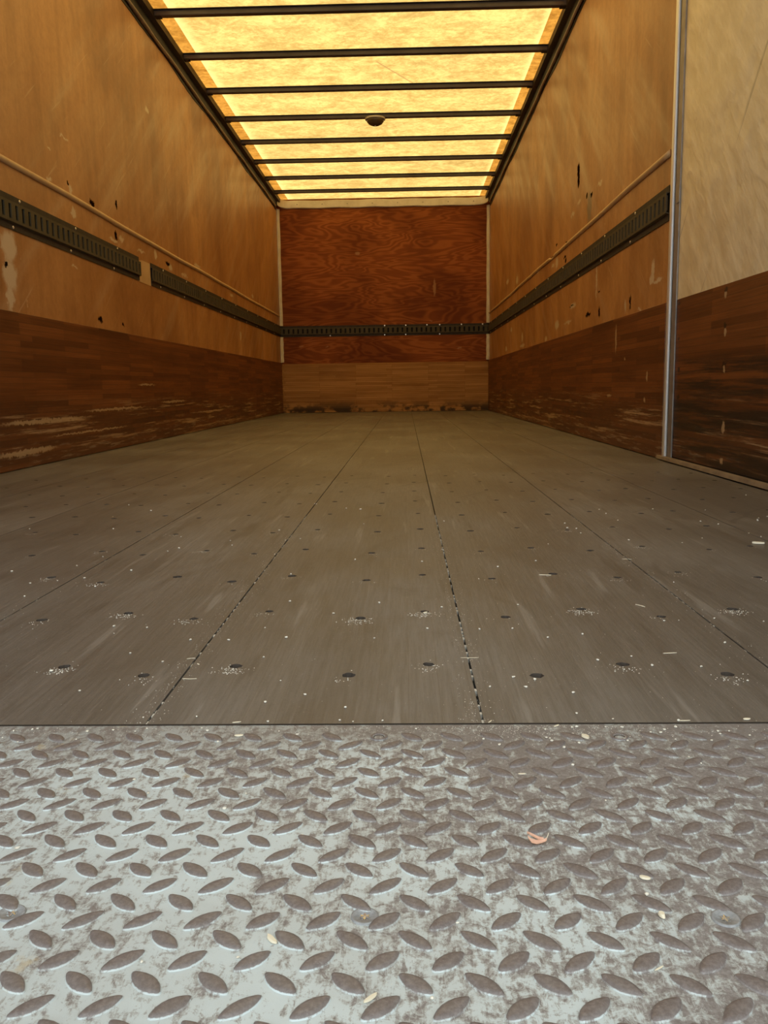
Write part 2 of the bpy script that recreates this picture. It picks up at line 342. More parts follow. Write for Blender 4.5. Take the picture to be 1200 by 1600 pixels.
def plate_mat():
    t = NT('worn painted tread plate')
    P = t.P
    n1 = t.noise(P, 120, 8, .78, .5)
    n2 = t.noise(t.scale(P, (190, 42, 1)), 1, 7, .75, .5)                     # drag streaks along the truck
    n3 = t.noise(P, 9, 4, .6)
    n4 = t.noise(P, 420, 4, .7)
    far = t.ramp(t.y, .36, .68)                                               # wear grows towards the floor edge and the right
    side = t.ramp(t.x, -.16, .12)
    amt = t.math('ADD', t.math('ADD', t.math('MULTIPLY', far, .055), t.math('MULTIPLY', side, .065)), t.math('MULTIPLY', t.math('SUBTRACT', n3, .5), .30))
    w = t.math('ADD', t.math('ADD', t.math('MULTIPLY', n1, .60), t.math('MULTIPLY', n2, .40)), amt)
    paint = t.mix(t.ramp(n3, .35, .65), (.60, .66, .645), (.53, .565, .54))
    worn = t.mix(t.ramp(n4, .35, .65), (.20, .172, .155), (.30, .27, .25))
    mid = t.mix(t.ramp(n4, .3, .7), (.36, .35, .32), (.42, .42, .385))
    c = t.mix(t.ramp(w, .515, .565), paint, mid)
    c = t.mix(t.ramp(w, .575, .600), c, worn)
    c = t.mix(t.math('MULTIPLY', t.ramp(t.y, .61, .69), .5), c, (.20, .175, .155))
    rust = t.math('MULTIPLY', t.ramp(t.noise(P, 22, 5, .7), .62, .72), t.ramp(t.x, -.05, -.2))
    c = t.mix(t.math('MULTIPLY', rust, .55), c, (.52, .40, .22))
    top = t.ramp(t.math('ADD', t.z, t.math('MULTIPLY', t.math('SUBTRACT', n4, .5), .0009)), -.0005, -.0001)
    lug = t.mix(t.ramp(n4, .35, .7), (.155, .122, .108), (.225, .185, .165))
    lug = t.mix(t.math('MULTIPLY', t.ramp(n1, .58, .68), .5), lug, (.36, .32, .29))
    c = t.mix(t.math('MULTIPLY', top, .95), c, lug)
    t.bump(t.math('ADD', n1, t.math('MULTIPLY', n4, .4)), .3, .0006)
    return t.fin(c, t.ramp(w, .5, .62, .42, .55), spec=.5)
m_plate = plate_mat()

# ------------------------------------------------------------------ floor
FY0, FY1 = .6975, D
seams = [-AW - .001, -1.10, -.812, -.511, -.226, .063, .360, .647, BW + .001]
GAP = .0022
colsA = {2: [-.66], 3: [-.4625, -.2645], 4: [-.0605], 5: [.1245, .3125], 6: [.515], 1: [-.95], 7: [.72, .9], 0: [-1.2]}
colsB = {2: [-.755, -.5485], 3: [-.3565], 4: [-.178, .0235], 5: [.2205], 6: [.41, .60], 1: [-1.05, -.86], 7: [.81], 0: [-1.35]}
mb = MB(); pits = []
def cell(x0, x1, y0, y1, hole):
    if hole is None:
        mb.add([(x0, y0, 0), (x1, y0, 0), (x1, y1, 0), (x0, y1, 0)], [(0, 1, 2, 3)]); return
    cx, cy, r = hole; n = 16; o = []; i_ = []; dn = []
    for k in range(n):
        a = 2 * PI * k / n + PI / 4; c, s_ = math.cos(a), math.sin(a)
        rr = r * U(.88, 1.12)
        i_.append((cx + rr * c, cy + rr * s_, 0)); dn.append((cx + rr * .72 * c, cy + rr * .72 * s_, -.0055))
        tx = ((x1 - cx) if c > 0 else (x0 - cx)) / c if abs(c) > 1e-6 else 1e9
        ty = ((y1 - cy) if s_ > 0 else (y0 - cy)) / s_ if abs(s_) > 1e-6 else 1e9
        q = min(tx, ty); o.append((cx + c * q, cy + s_ * q, 0))
    # insert the four cell corners exactly
    ring = []
    cor = [(x1, y1, 0), (x0, y1, 0), (x0, y0, 0), (x1, y0, 0)]
    ang = lambda p: math.atan2(p[1] - cy, p[0] - cx) % (2 * PI)
    for k in range(n):
        a, b = o[k], o[(k + 1) % n]
        mids = []
        for c in cor:
            da = (ang(c) - ang(a)) % (2 * PI); db = (ang(b) - ang(a)) % (2 * PI)
            if 1e-5 < da < db - 1e-5: mids.append(c)
        mb.add([i_[k], a] + mids + [b, i_[(k + 1) % n]], [tuple(range(4 + len(mids)))])
        mb.add([i_[k], i_[(k + 1) % n], dn[(k + 1) % n], dn[k]], [(0, 1, 2, 3)], 1)
    mb.add(dn, [tuple(range(n))], 1)
    pits.append((cx, cy, r))
ylim = 2.78
for bi in range(len(seams) - 1):
    X0, X1 = seams[bi] + (GAP / 2 if bi else 0), seams[bi + 1] - (GAP / 2 if bi < len(seams) - 2 else 0)
    cols = [(c, 'A') for c in colsA[bi]] + [(c, 'B') for c in colsB[bi]]; cols.sort()
    xs = [X0] + [(cols[i][0] + cols[i + 1][0]) / 2 for i in range(len(cols) - 1)] + [X1]
    for ci, (cx, ab) in enumerate(cols):
        base = .821 if ab == 'A' else .8535
        y = FY0; k = 0
        while y < ylim:
            yc = base + .2135 * k; yn = yc + .10675
            vis = (-.50 * yc - .04 < cx < .43 * yc + .02)
            hole = (cx + U(-.004, .004), yc + U(-.004, .004), U(.0052, .0074)) if vis else None
            cell(xs[ci], xs[ci + 1], y, yn, hole); y = yn; k += 1
        cell(xs[ci], xs[ci + 1], y, FY1, None)
    # board edges
    for xe in (X0, X1):
        mb.add([(xe, FY0, 0), (xe, FY1, 0), (xe, FY1, -.009), (xe, FY0, -.009)], [(0, 1, 2, 3)])
mb.add([(-AW, FY0, 0), (BW, FY0, 0), (BW, FY0, -.03), (-AW, FY0, -.03)], [(0, 1, 2, 3)], 2)
mb.box(-AW - .03, BW + .03, FY0 + .001, D + .03, -.05, -.009, 1)
floor = struct(mb.build('floor', [m_floor, m_hole, m_dirt], fix=False), 'worn grey-brown laminated wood floor of the truck box')
pits.sort(key=lambda p: p[1])
sm = MB()
n = 10
sm.add([(math.cos(2 * PI * k / n) * .0042, math.sin(2 * PI * k / n) * .0042, -.0008) for k in range(n)] +
       [(math.cos(2 * PI * k / n) * .0030, math.sin(2 * PI * k / n) * .0030, .0004) for k in range(n)] + [(0, 0, -.0006)],
       [(k, (k + 1) % n, n + (k + 1) % n, n + k) for k in range(n)] + [(n + k, n + (k + 1) % n, 2 * n) for k in range(n)])
sc0 = sm.build('screw', m_screw, floor, fix=False)
sc0['label'] = 'sunken steel screw at the bottom of its pit'
for i, (cx, cy, r) in enumerate(pits[:100]):
    o = sc0 if i == 0 else sc0.copy()
    if i: COL.objects.link(o); o.parent = floor
    o.location = (cx, cy, -.0048)

# ------------------------------------------------------------------ walls, roof
FY = .12                                                                        # rear opening of the box
LZ = .575                                                                       # top of the wooden lining
mb = MB(); mb.box(-AW - .05, -AW, FY, D + .05, -.05, H + .12, 0)
wl = struct(mb.build('wall_left', m_ply_l), 'left wall of scratched orange-brown plywood')
mb = MB(); mb.box(BW, BW + .05, 3.20, D + .05, -.05, H + .12, 0)
wr = struct(mb.build('wall_right', m_ply_r), 'right wall of scratched orange-brown plywood')
mb = MB(); mb.box(-AW, BW, D, D + .05, -.05, H + .12, 0)
wb = struct(mb.build('wall_back', m_back), 'front bulkhead of dark red plywood at the far end')
mb = MB(); mb.add([(-AW, FY, H + .1), (BW, FY, H + .1), (BW, D, H + .1), (-AW, D, H + .1)], [(0, 3, 2, 1)])
roof = struct(mb.build('ceiling', m_roof, fix=False), 'glowing yellow translucent fibreglass roof skin')
for nm, x0, x1 in (('left', -AW, -AW + .135), ('right', BW - .115, BW)):
    mb = MB(); mb.add([(x0, FY, H + .098), (x1, FY, H + .098), (x1, D, H + .098), (x0, D, H + .098)], [(0, 3, 2, 1)])
    o = mb.build('overlap_strip', m_roof2, roof, fix=False); o['label'] = 'darker orange doubled edge of the roof skin'

# wooden lining boards along the wall feet
LT = .010
mb = MB(); mb.box(0, LT, 0, D - FY, .003, LZ)
tag(mb.build('scuff_lining', m_lin_l, M=T(-AW + .0005, FY, 0), bev=.002), 'dark red-brown laminated wood lining along the foot of the left wall', 'wall lining', )
mb = MB(); mb.box(-LT, 0, 0, D - 3.235, .003, LZ)
tag(mb.build('scuff_lining', m_lin_r, M=T(BW - .0005, 3.24, 0), bev=.002), 'dark red-brown laminated wood lining at the right wall, beyond the metal post', 'wall lining')
mb = MB(); mb.box(-AW + LT, BW - LT, -LT, 0, .003, .562)
tag(mb.build('scuff_lining', m_lin_b, M=T(0, D - .0005, 0), bev=.002), 'lighter honey-brown laminated wood lining below the red plywood of the far wall', 'wall lining')

# near right section: fibreglass above, lining below
sp = empty('side_panel', T(BW, 1.8, 0)); tag(sp, 'right wall section nearest the viewer, cream fibreglass over dark stained wood', 'wall panel')
def wp(name, z0, z1, x0, x1, m):
    g = MB(); g.box(x0, x1, FY - 1.8, 3.16 - 1.8, z0, z1); return g.build(name, m, sp)
o = wp('upper_sheet', LZ + .0, H + .12, 0, .05, m_panel); o['label'] = 'dented cream fibreglass sheet'
o = wp('lower_lining', .02, LZ, 0, .05, m_lin_p); o['label'] = 'dark stained wood lining with black rub marks'
g = MB(); g.box(.002, .05, FY - 1.8, 1.40, -.05, .02); g.build('sill', m_dirt, sp)

# metal post between the two right wall sections
po = empty('metal_post', T(BW, 3.17, 0)); tag(po, 'slim vertical metal post where the cream panel meets the plywood', 'post')
g = MB()
pr = [(.026, .001), (.026, .009), (.030, .013), (.046, .013), (.060, .010), (.066, .001)]
n = len(pr)
g.add([(-p[1], p[0], .004) for p in pr] + [(-p[1], p[0], H + .02) for p in pr],
      [(i, i + 1, n + i + 1, n + i) for i in range(n - 1)] + [tuple(range(n)), tuple(range(n, 2 * n))])
o = g.build('post_cover', m_alu, po, bev=.001); o['label'] = 'rounded aluminium cover strip'
g = MB(); g.box(-.006, -.0005, -.035, .010, .004, H + .02); o = g.build('door_flange', m_aludirty, po, bev=.001); o['label'] = 'dull grey-brown flange beside the cream sheet'
g = MB(); g.box(-.003, -.0005, .010, .026, .004, H + .02); g.build('dark_joint', m_dirt, po)
g = MB(); g.box(-.009, -.006, -.040, -.005, .905, .965); g.build('latch_stop', m_aludirty, po, bev=.002)

# floor-level strip on the right
g = MB()
pts = [(3.26, .0), (2.9, .001), (2.55, .002), (2.2, .0), (1.8, 0), (.75, 0)]
for (ya, da), (yb, db) in zip(pts[:-1], pts[1:]):
    g.add([(-.022 - da, ya, .004), (0, ya, .004), (0, ya, .016), (-.020 - da, ya, .016), (-.022 - db, yb, .004), (0, yb, .004), (0, yb, .016), (-.020 - db, yb, .016)],
          [(3, 2, 6, 7), (0, 3, 7, 4), (0, 4, 5, 1), (0, 1, 2, 3), (4, 7, 6, 5), (1, 5, 6, 2)])
tag(g.build('sill_strip', m_tshold, M=T(BW - .002, 0, 0), bev=.001), 'low dusty strip along the floor under the near right wall section', 'trim strip')

# ------------------------------------------------------------------ roof bows and side rails
RAIL = .055
def bow():
    g = MB(); w = (BW + AW) - 2 * RAIL
    g.box(-w / 2, w / 2, -.019, .019, -.030, -.027); g.box(-w / 2, w / 2, -.019, -.016, -.027, 0); g.box(-w / 2, w / 2, .016, .019, -.027, 0)
    o = g.build('roof_bow', m_bow, bev=.001)
    for s_ in (-1, 1):
        f = MB(); f.box(-w / 2, w / 2, min(s_ * .019, s_ * .034), max(s_ * .019, s_ * .034), -.0035, 0); f.build('flange', m_bowedge, o)
    for s_ in (-1, 1):
        f = MB(); f.box(-.018, .018, -.024, .024, -.034, -.030); b_ = f.build('end_bracket', m_bowedge, o); b_.location = (s_ * (w / 2 - .016), 0, 0)
    return o
b0 = bow(); order = ['nearest roof bow, at the top edge of the photo', 'second roof bow from the viewer', 'third roof bow from the viewer',
    'roof bow that carries the round dome lamp', 'first roof bow behind the one with the dome lamp', 'third roof bow from the far wall', 'second roof bow from the far wall', 'roof bow closest to the far red wall']
kids = list(b0.children)
for i in range(8):
    if i == 0: o = b0
    else:
        o = b0.copy(); COL.objects.link(o)
        for ch in kids:
            c = ch.copy(); COL.objects.link(c); c.parent = o
    o.location = ((BW - AW) / 2, 5.13 + .64 * i - (.03 if i == 7 else 0), H + .096)
    tag(o, 'dark steel crossbar, the ' + order[i], 'roof bow', 'dark steel bows under the roof')
for nm, sx, x in (('left', 1, -AW), ('right', -1, BW)):
    g = MB()
    L = D - FY - .06
    pr = [(0, .012), (.018, .012), (.022, .05), (RAIL, .055), (RAIL, .096), (0, .096)]
    k = len(pr); g.add([(sx * p[0], 0, p[1]) for p in pr] + [(sx * p[0], L, p[1]) for p in pr],
        [(i, (i + 1) % k, k + (i + 1) % k, k + i) for i in range(k)] + [tuple(range(k)), tuple(range(k, 2 * k))])
    rl = g.build('top_rail', m_black, M=T(x, FY, H))
    tag(rl, 'black steel rail along the top of the %s wall' % nm, 'roof rail')
    g = MB(); pts = [(sx * (.016 + .002 * math.sin(j * 1.7)), j * .16, .001 + .0022 * math.sin(j * .9 + sx)) for j in range(int(L / .16) + 1)]
    g.tube(pts, .0085, 8); o = g.build('cable', m_lip, rl, smooth=True, M=T(0, 0, 0)); o['label'] = 'pale cable along the lower edge'
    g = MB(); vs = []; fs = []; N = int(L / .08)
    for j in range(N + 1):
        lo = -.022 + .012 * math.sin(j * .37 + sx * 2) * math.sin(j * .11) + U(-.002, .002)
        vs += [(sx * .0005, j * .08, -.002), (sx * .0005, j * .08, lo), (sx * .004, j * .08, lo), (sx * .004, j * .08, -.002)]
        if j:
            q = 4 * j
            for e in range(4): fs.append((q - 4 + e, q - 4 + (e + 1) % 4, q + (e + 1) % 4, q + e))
    g.add(vs, fs); o = g.build('shadow_strip', m_bowedge, rl); o['label'] = 'black wavy strip standing for the shadow band under the rail'  # shadow band of the ragged gap, modelled as a black strip

# cream trim over the far wall: a band that curls forward at both corners
g = MB(); path = []
xl, xr = -AW + .03, BW - .03
for k in range(7):
    a = PI / 2 * k / 6; path.append((xl + .07 * (1 - math.sin(a)) * 1.0, D - .012 - .10 * (1 - math.sin(a)) , .03 * math.cos(a)))
path = [(xl + .12 * (1 - math.cos(PI / 2 * k / 6)), D - .012 - .13 * (1 - math.sin(PI / 2 * k / 6)), .022 * (1 - math.sin(PI / 2 * k / 6))) for k in range(7)]
mid = [(xl + .12 + (xr - xl - .24) * k / 24, D - .012, .003 * math.sin(k * 1.3)) for k in range(1, 24)]
path = path + mid + [(xr - (p[0] - xl), p[1], p[2]) for p in path[::-1]]
vs = []; fs = []
for (x, y, dz) in path:
    vs += [(x, y, H - .004 + dz), (x, y - .010, H + .004 + dz), (x, y - .010, H + .078 + dz), (x, y + .004, H + .084 + dz), (x, y + .010, H + .07 + dz), (x, y + .010, H + dz)]
for i in range(len(path) - 1):
    for e in range(6): fs.append((i * 6 + e, i * 6 + (e + 1) % 6, i * 6 + 6 + (e + 1) % 6, i * 6 + 6 + e))
fs += [tuple(range(6)), tuple(range(len(vs) - 6, len(vs)))]
g.add([(x, y - D, z - H) for x, y, z in vs], fs)
ct = g.build('header_trim', m_cream, M=T(0, D, H), smooth=False)
tag(ct, 'cream painted band across the top of the far red wall, curled at both corners', 'trim')
def screw_head(r):
    g = MB(); n = 8
    g.add([(math.cos(2 * PI * k / n) * r, -.0002, math.sin(2 * PI * k / n) * r) for k in range(n)] +
          [(math.cos(2 * PI * k / n) * r * .6, -.0028, math.sin(2 * PI * k / n) * r * .6) for k in range(n)],
          [(k, (k + 1) % n, n + (k + 1) % n, n + k) for k in range(n)] + [tuple(range(n, 2 * n))])
    return g
s0 = None
for k in range(8):
    if s0 is None: s0 = screw_head(.006).build('screw', m_aludirty, ct); o = s0
    else: o = s0.copy(); COL.objects.link(o)
    o.parent = ct; o.location = (-1.2 + k * .283, -.022, .04)

# corner trims
for nm, x, sx in (('left', -AW, 1), ('right', BW, -1)):
    for part, z0, z1 in (('upper', .995, H - .004), ('lower', LZ + .005, .868)):
        g = MB(); ns = 10; vs = []; fs = []
        for k in range(ns + 1):
            z = z0 + (z1 - z0) * k / ns; w = .034 + .002 * math.sin(k * 1.9); e = .0015 * math.sin(k * 2.3)
            vs += [(sx * .002, -w + e, z), (sx * .012, -w + e, z), (sx * w, -.012, z), (sx * w, -.002, z), (sx * .002, -.002, z)]
            if k:
                for q in range(5): fs.append((5 * k - 5 + q, 5 * k - 5 + (q + 1) % 5, 5 * k + (q + 1) % 5, 5 * k + q))
        fs += [tuple(range(5)), tuple(range(5 * ns, 5 * ns + 5))]
        g.add([(a, b, c - z0) for a, b, c in vs], fs)
        tag(g.build('corner_trim', m_cream, M=T(x, D, z0)), '%s cream painted strip in the far %s corner, %s the slotted rail' % ('long' if part == 'upper' else 'short', nm, 'above' if part == 'upper' else 'below'), 'corner trim')

# ------------------------------------------------------------------ slotted cargo rails
def track(name, L, M, label, seed=0, u_first=.0, screws=None, closed_end=False):
    """u along x, wall plane y=0, rail stands out towards -y, v up"""
    root = empty('cargo_rail', M); tag(root, label, 'cargo rail')
    V0, V1 = .026, .098; w = .015
    g = MB()
    g.box(0, L, -.0012, -.0006, .004, .118, 1)                           # dark inside
    g.build('back_plate', [m_trackback, m_trackback], root)
    g = MB()
    pt = .0545; sw = .021; s0_, s1_ = V0 + .010, V1 - .010
    g.prism([(-.0015, V0 - .004), (-w, V0), (-w, s0_), (-w + .003, s0_), (-w + .003, V0 + .003), (-.0015, V0)], 0, L)
    g.prism([(-.0015, V1 + .004), (-w, V1), (-w, s1_), (-w + .003, s1_), (-w + .003, V1 - .003), (-.0015, V1)], 0, L)
    u = u_first; prev = 0
    while u < L - .012:
        if u - prev > .002: g.box(prev, u, -w, -w + .006, s0_, s1_)
        prev = u + sw; u += pt
    if L - prev > .002: g.box(min(prev, L - .004), L, -w, -w + .006, s0_, s1_)
    g.build('slotted_web', m_track, root)
    for z0, z1, nm in ((0, V0 - .003, 'lower_flange'), (V1 + .003, .124, 'upper_flange')):
        g = MB(); g.box(0, L, -.004, -.0015, z0, z1); g.build(nm, m_trackflange, root)
    s0 = None
    if screws is None:
        screws = []; u = .18
        while u < L - .05: screws.append((u, .010)); screws.append((u + .07, .114)); u += .55
    for (u, v) in screws:
        if s0 is None: s0 = screw_head(.0065 if L > 3 or L < 2 else .009).build('screw', m_zinc, root); o = s0
        else: o = s0.copy(); COL.objects.link(o)
        o.parent = root; o.location = (u, -.004, v)
    return root
RZ0 = .868
# left wall: u runs towards -y so that the web faces +x
def ML(y): return T(-AW, y, RZ0 + .004) @ RZ(PI / 2)      # x->+y ; -y->+x
def MR(y): return T(BW, y, RZ0) @ RZ(-PI / 2)      # x->-y ; -y->-x
track('l1', 4.745 - .3, ML(.3), 'front length of the slotted olive steel rail on the left wall, nearest the viewer', u_first=(3.181 - .3) % .0545)
track('l2', D - .02 - 4.965, ML(4.965), 'far length of the slotted olive steel rail on the left wall, past the pale gap', u_first=.02)
track('r1', D - .02 - 3.262, MR(D - .02), 'slotted olive steel rail on the right wall, ending at the metal post', u_first=.02)
bs = [(-0.8602, .8815), (-0.2327, .987), (-0.2342, .8791), (.0094, .9904), (.0082, .8753), (.2511, .9938), (.3975, .9915), (.397, .8765), (.646, .9947), (.8869, .991)]
X0 = -AW + .004
track('b1', BW - .004 - X0, T(X0, D, RZ0), 'slotted olive steel rail across the far red wall', u_first=.03, screws=[(x - X0, .010 if z < .93 else .114) for x, z in bs])
# bare wood patch in the gap of the left rail
g = MB(); g.add([(.0012, 4.735, RZ0), (.0012, 4.965, RZ0), (.0012, 4.96, .99), (.0012, 4.80, .988), (.0012, 4.74, .975),
                 (0, 4.735, RZ0), (0, 4.965, RZ0), (0, 4.96, .99), (0, 4.80, .988), (0, 4.74, .975)],
                [(0, 1, 2, 3, 4), (5, 9, 8, 7, 6)] + [(i, 5 + i, 5 + (i + 1) % 5, (i + 1) % 5) for i in range(5)])
o = g.build('bare_patch', m_bat, wl, M=T(-AW, 0, 0)); o['label'] = 'pale bare wood in the gap between the two rails'

# ------------------------------------------------------------------ half-round battens above the rails
def batten(name, x, sx, y0, y1, zf, label, knot=None):
    g = MB(); vs = []; fs = []; N = int((y1 - y0) / .07); n = 7
    for j in range(N + 1):
        y = y0 + (y1 - y0) * j / N; z = zf(y) + .0022 * math.sin(y * 2.1) + .0012 * math.sin(y * 5.3)
        k = 1.0
        if knot and abs(y - knot) < .1: k = .55; z -= .006
        for q in range(n):
            a = PI * q / (n - 1); vs.append((sx * (.0005 + .012 * k * math.sin(a)), y - y0, z + .0125 * k * math.cos(a)))
        if j:
            for q in range(n): fs.append((n * j - n + q, n * j - n + (q + 1) % n, n * j + (q + 1) % n, n * j + q))
    fs += [tuple(range(n)), tuple(range(n * N, n * N + n))]
    zb = zf(y0); g.add([(a, b, c - zb) for a, b, c in vs], fs)
    return tag(g.build('wood_batten', m_bat, M=T(x, y0, zb), smooth=True), label, 'batten')
batten('l', -AW, 1, .5, D - .06, lambda y: 1.112 - .0018 * (y - 3), 'thin pale half-round batten above the slotted rail on the left wall')
batten('r', BW, -1, 3.27, D - .06, lambda y: 1.104 - .0006 * (y - 3), 'thin pale half-round batten above the slotted rail on the right wall', knot=5.78)

# ------------------------------------------------------------------ unseen overhead door, added to block roof light near the rear
od = empty('added_door', T((BW - AW) / 2, .2, H - .07)); tag(od, 'unseen overhead door of wide panels, added to keep roof light off the near floor', 'door')
pw = (BW + AW) / 2 - .06
for k in range(5):
    g = MB(); g.box(-pw, pw, k * .43, k * .43 + .425, -.012, .012); g.build('added_door_panel', m_shell, od, bev=.003)
for sx in (-1, 1):
    g = MB(); g.box(min(sx * pw, sx * (pw + .05)), max(sx * pw, sx * (pw + .05)), -.05, 2.3, -.02, .02); g.build('track', m_aludirty, od)

# ------------------------------------------------------------------ dome lamp on the fourth bow
dl = empty('dome_lamp', T(-.215, 7.05, H + .066)); tag(dl, 'small dark round dome lamp fixed under a roof bow near mid roof', 'lamp')
def lathe(prof, n=28):
    g = MB(); vs = []; fs = []
    for r, z in prof:
        for k in range(n): vs.append((r * math.cos(2 * PI * k / n), r * math.sin(2 * PI * k / n), z))
    for i in range(len(prof) - 1):
        for k in range(n): fs.append((i * n + k, i * n + (k + 1) % n, i * n + n + (k + 1) % n, i * n + n + k))
    fs.append(tuple(range(n))); fs.append(tuple(range(n * (len(prof) - 1), n * len(prof)))); g.add(vs, fs); return g
lathe([(.078, 0), (.080, -.004), (.078, -.012), (.070, -.014)]).build('lamp_base', m_lampbase, dl, smooth=False)
lathe([(.070, -.013), (.066, -.026), (.052, -.042), (.032, -.052), (.012, -.056), (.002, -.0565)]).build('lens', m_lamp, dl, smooth=True)
lathe([(.006, -.055), (.006, -.060), (.002, -.061)], 10).build('knob', m_zinc, dl)

# ------------------------------------------------------------------ tread plate
PZ = -.0010
tp = MB()
tp.box(-AW + .002, BW - .002, .14, FY0 - .0010, PZ - .008, PZ)
bolts = [(-.0251, .4291), (-.2201, .4312), (.1685, .4281)]
holes = [(-.0248, .6705), (.171, .669)]
rings = [(1., .0), (.88, .00085), (.66, .00150), (.38, .00175)]
N = 18
def lug(cx, cy, ang):
    L_, W_ = .01165 * U(.95, 1.05), .0054 * U(.92, 1.06)
    c, s_ = math.cos(ang), math.sin(ang); vs = []; fs = []
    for sc, z in rings:
        for k in range(N):
            a = 2 * PI * k / N; t = math.cos(a); wv = math.copysign((.14 + .86 * (1 - abs(t) ** 2.1)) * min(1, abs(math.sin(a)) * 5), math.sin(a))
            ll = (L_ - W_ * (1 - sc) * 1.0); ww = W_ * sc
            x, y = t * ll, wv * ww
            vs.append((cx + x * c - y * s_, cy + x * s_ + y * c, PZ + z))
    for i in range(3):
        for k in range(N): fs.append((i * N + k, i * N + (k + 1) % N, i * N + N + (k + 1) % N, i * N + N + k))
    fs.append(tuple(range(3 * N, 4 * N))); tp.add(vs, fs)
s = .0327; lx, lz = -.1615, .4411
for i in range(-40, 36):
    for j in range(-10, 9):
        for hx, hy, an in ((0, 0, -.72), (.5, .5, .72)):
            x, y = lx + (i + hx) * s, lz + (j + hy) * s
            if not (-AW + .02 < x < BW - .02 and .155 < y < FY0 - .014): continue
            if any((x - a) ** 2 + (y - b) ** 2 < .0105 ** 2 for a, b in bolts): continue
            if any((x - a) ** 2 + (y - b) ** 2 < .008 ** 2 for a, b in holes): continue
            lug(x, y, an)
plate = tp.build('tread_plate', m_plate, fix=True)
for p in plate.data.polygons:
    p.use_smooth = p.index > 5
tag(plate, 'worn grey-green steel tread plate with raised diamond lugs across the rear edge', 'metal plate')
bg_ = MB(); n = 20
def ringv(r, z): return [(r * math.cos(2 * PI * k / n), r * math.sin(2 * PI * k / n), z) for k in range(n)]
prof = [(.0078, -.0002), (.0074, .0009), (.0066, .0010), (.0058, .0005), (.0030, .0002), (.0022, -.0012)]
vs = []; fs = []
for r, z in prof: vs += ringv(r, z)
for i in range(len(prof) - 1):
    for k in range(n): fs.append((i * n + k, i * n + (k + 1) % n, i * n + n + (k + 1) % n, i * n + n + k))
fs.append(tuple(range(n * (len(prof) - 1), n * len(prof)))); bg_.add(vs, fs)
m_bolt = simple('bolt steel', (.30, .30, .29), .6, .2, .5, .7, 400, (.42, .42, .42))
m_glint = simple('bolt recess', (.80, .84, .88), .22, .9)
b0 = None
for (x, y) in bolts:
    if b0 is None: b0 = bg_.build('bolt', m_bolt, plate, smooth=True, fix=False); o = b0
    else: o = b0.copy(); COL.objects.link(o); o.parent = plate
    o.location = (x, y, PZ)
    g = MB()
    g.add([(0, 0, .0008)] + [((.0032 if k % 2 else .0018) * math.cos(PI * k / 6), (.0032 if k % 2 else .0018) * math.sin(PI * k / 6), .0004) for k in range(12)],
          [(0, 1 + k, 1 + (k + 1) % 12) for k in range(12)])
    g.build('star_socket', m_glint, o, fix=False)
hm = MB(); vs = []; fs = []
prof = [(.0075, .0001), (.0070, .0012), (.0060, .0013), (.0045, .0004), (.0036, -.0002)]
for r, z in prof: vs += ringv(r, z)
for i in range(len(prof) - 1):
    for k in range(n): fs.append((i * n + k, i * n + (k + 1) % n, i * n + n + (k + 1) % n, i * n + n + k))
fs.append(tuple(range(n * (len(prof) - 1), n * len(prof)))); hm.add(vs, fs, 0); hm.mi[-1] = 1; 
for k in range(-n - 1, -1): hm.mi[k] = 1
h0 = None
for (x, y) in holes:
    if h0 is None: h0 = hm.build('bolt_hole', [m_plate, m_hole], plate, smooth=True, fix=False); o = h0
    else: o = h0.copy(); COL.objects.link(o); o.parent = plate
    o.location = (x, y, PZ)

# ------------------------------------------------------------------ splinters, leaf, crumbs, sawdust
def splinter(x, y, z, length, width, ang, curve, label, m=m_splint, cat='splinter', name='wood_splinter', thick=None):
    g = MB(); vs = []; fs = []; N = 8; th = thick or width * .5
    for j in range(N + 1):
        t = j / N * 2 - 1; w = width / 2 * (1 - abs(t) ** 3) + width * .12
        px = t * length / 2; py = curve * (1 - t * t); zz = th * .4 + .0012 * abs(curve) / .004 * (t * t) * .5
        vs += [(px, py - w, .0002 + zz * .3), (px, py - w * .6, zz + th * .6), (px, py + w * .6, zz + th * .6), (px, py + w, .0002 + zz * .3)]
        if j:
            q = 4 * j
            for e in range(4): fs.append((q - 4 + e, q - 4 + (e + 1) % 4, q + (e + 1) % 4, q + e))
    fs += [(0, 1, 2, 3), (4 * N, 4 * N + 1, 4 * N + 2, 4 * N + 3)]
    g.add(vs, fs); return tag(g.build(name, m, M=T(x, y, z) @ RZ(ang)), label, cat)
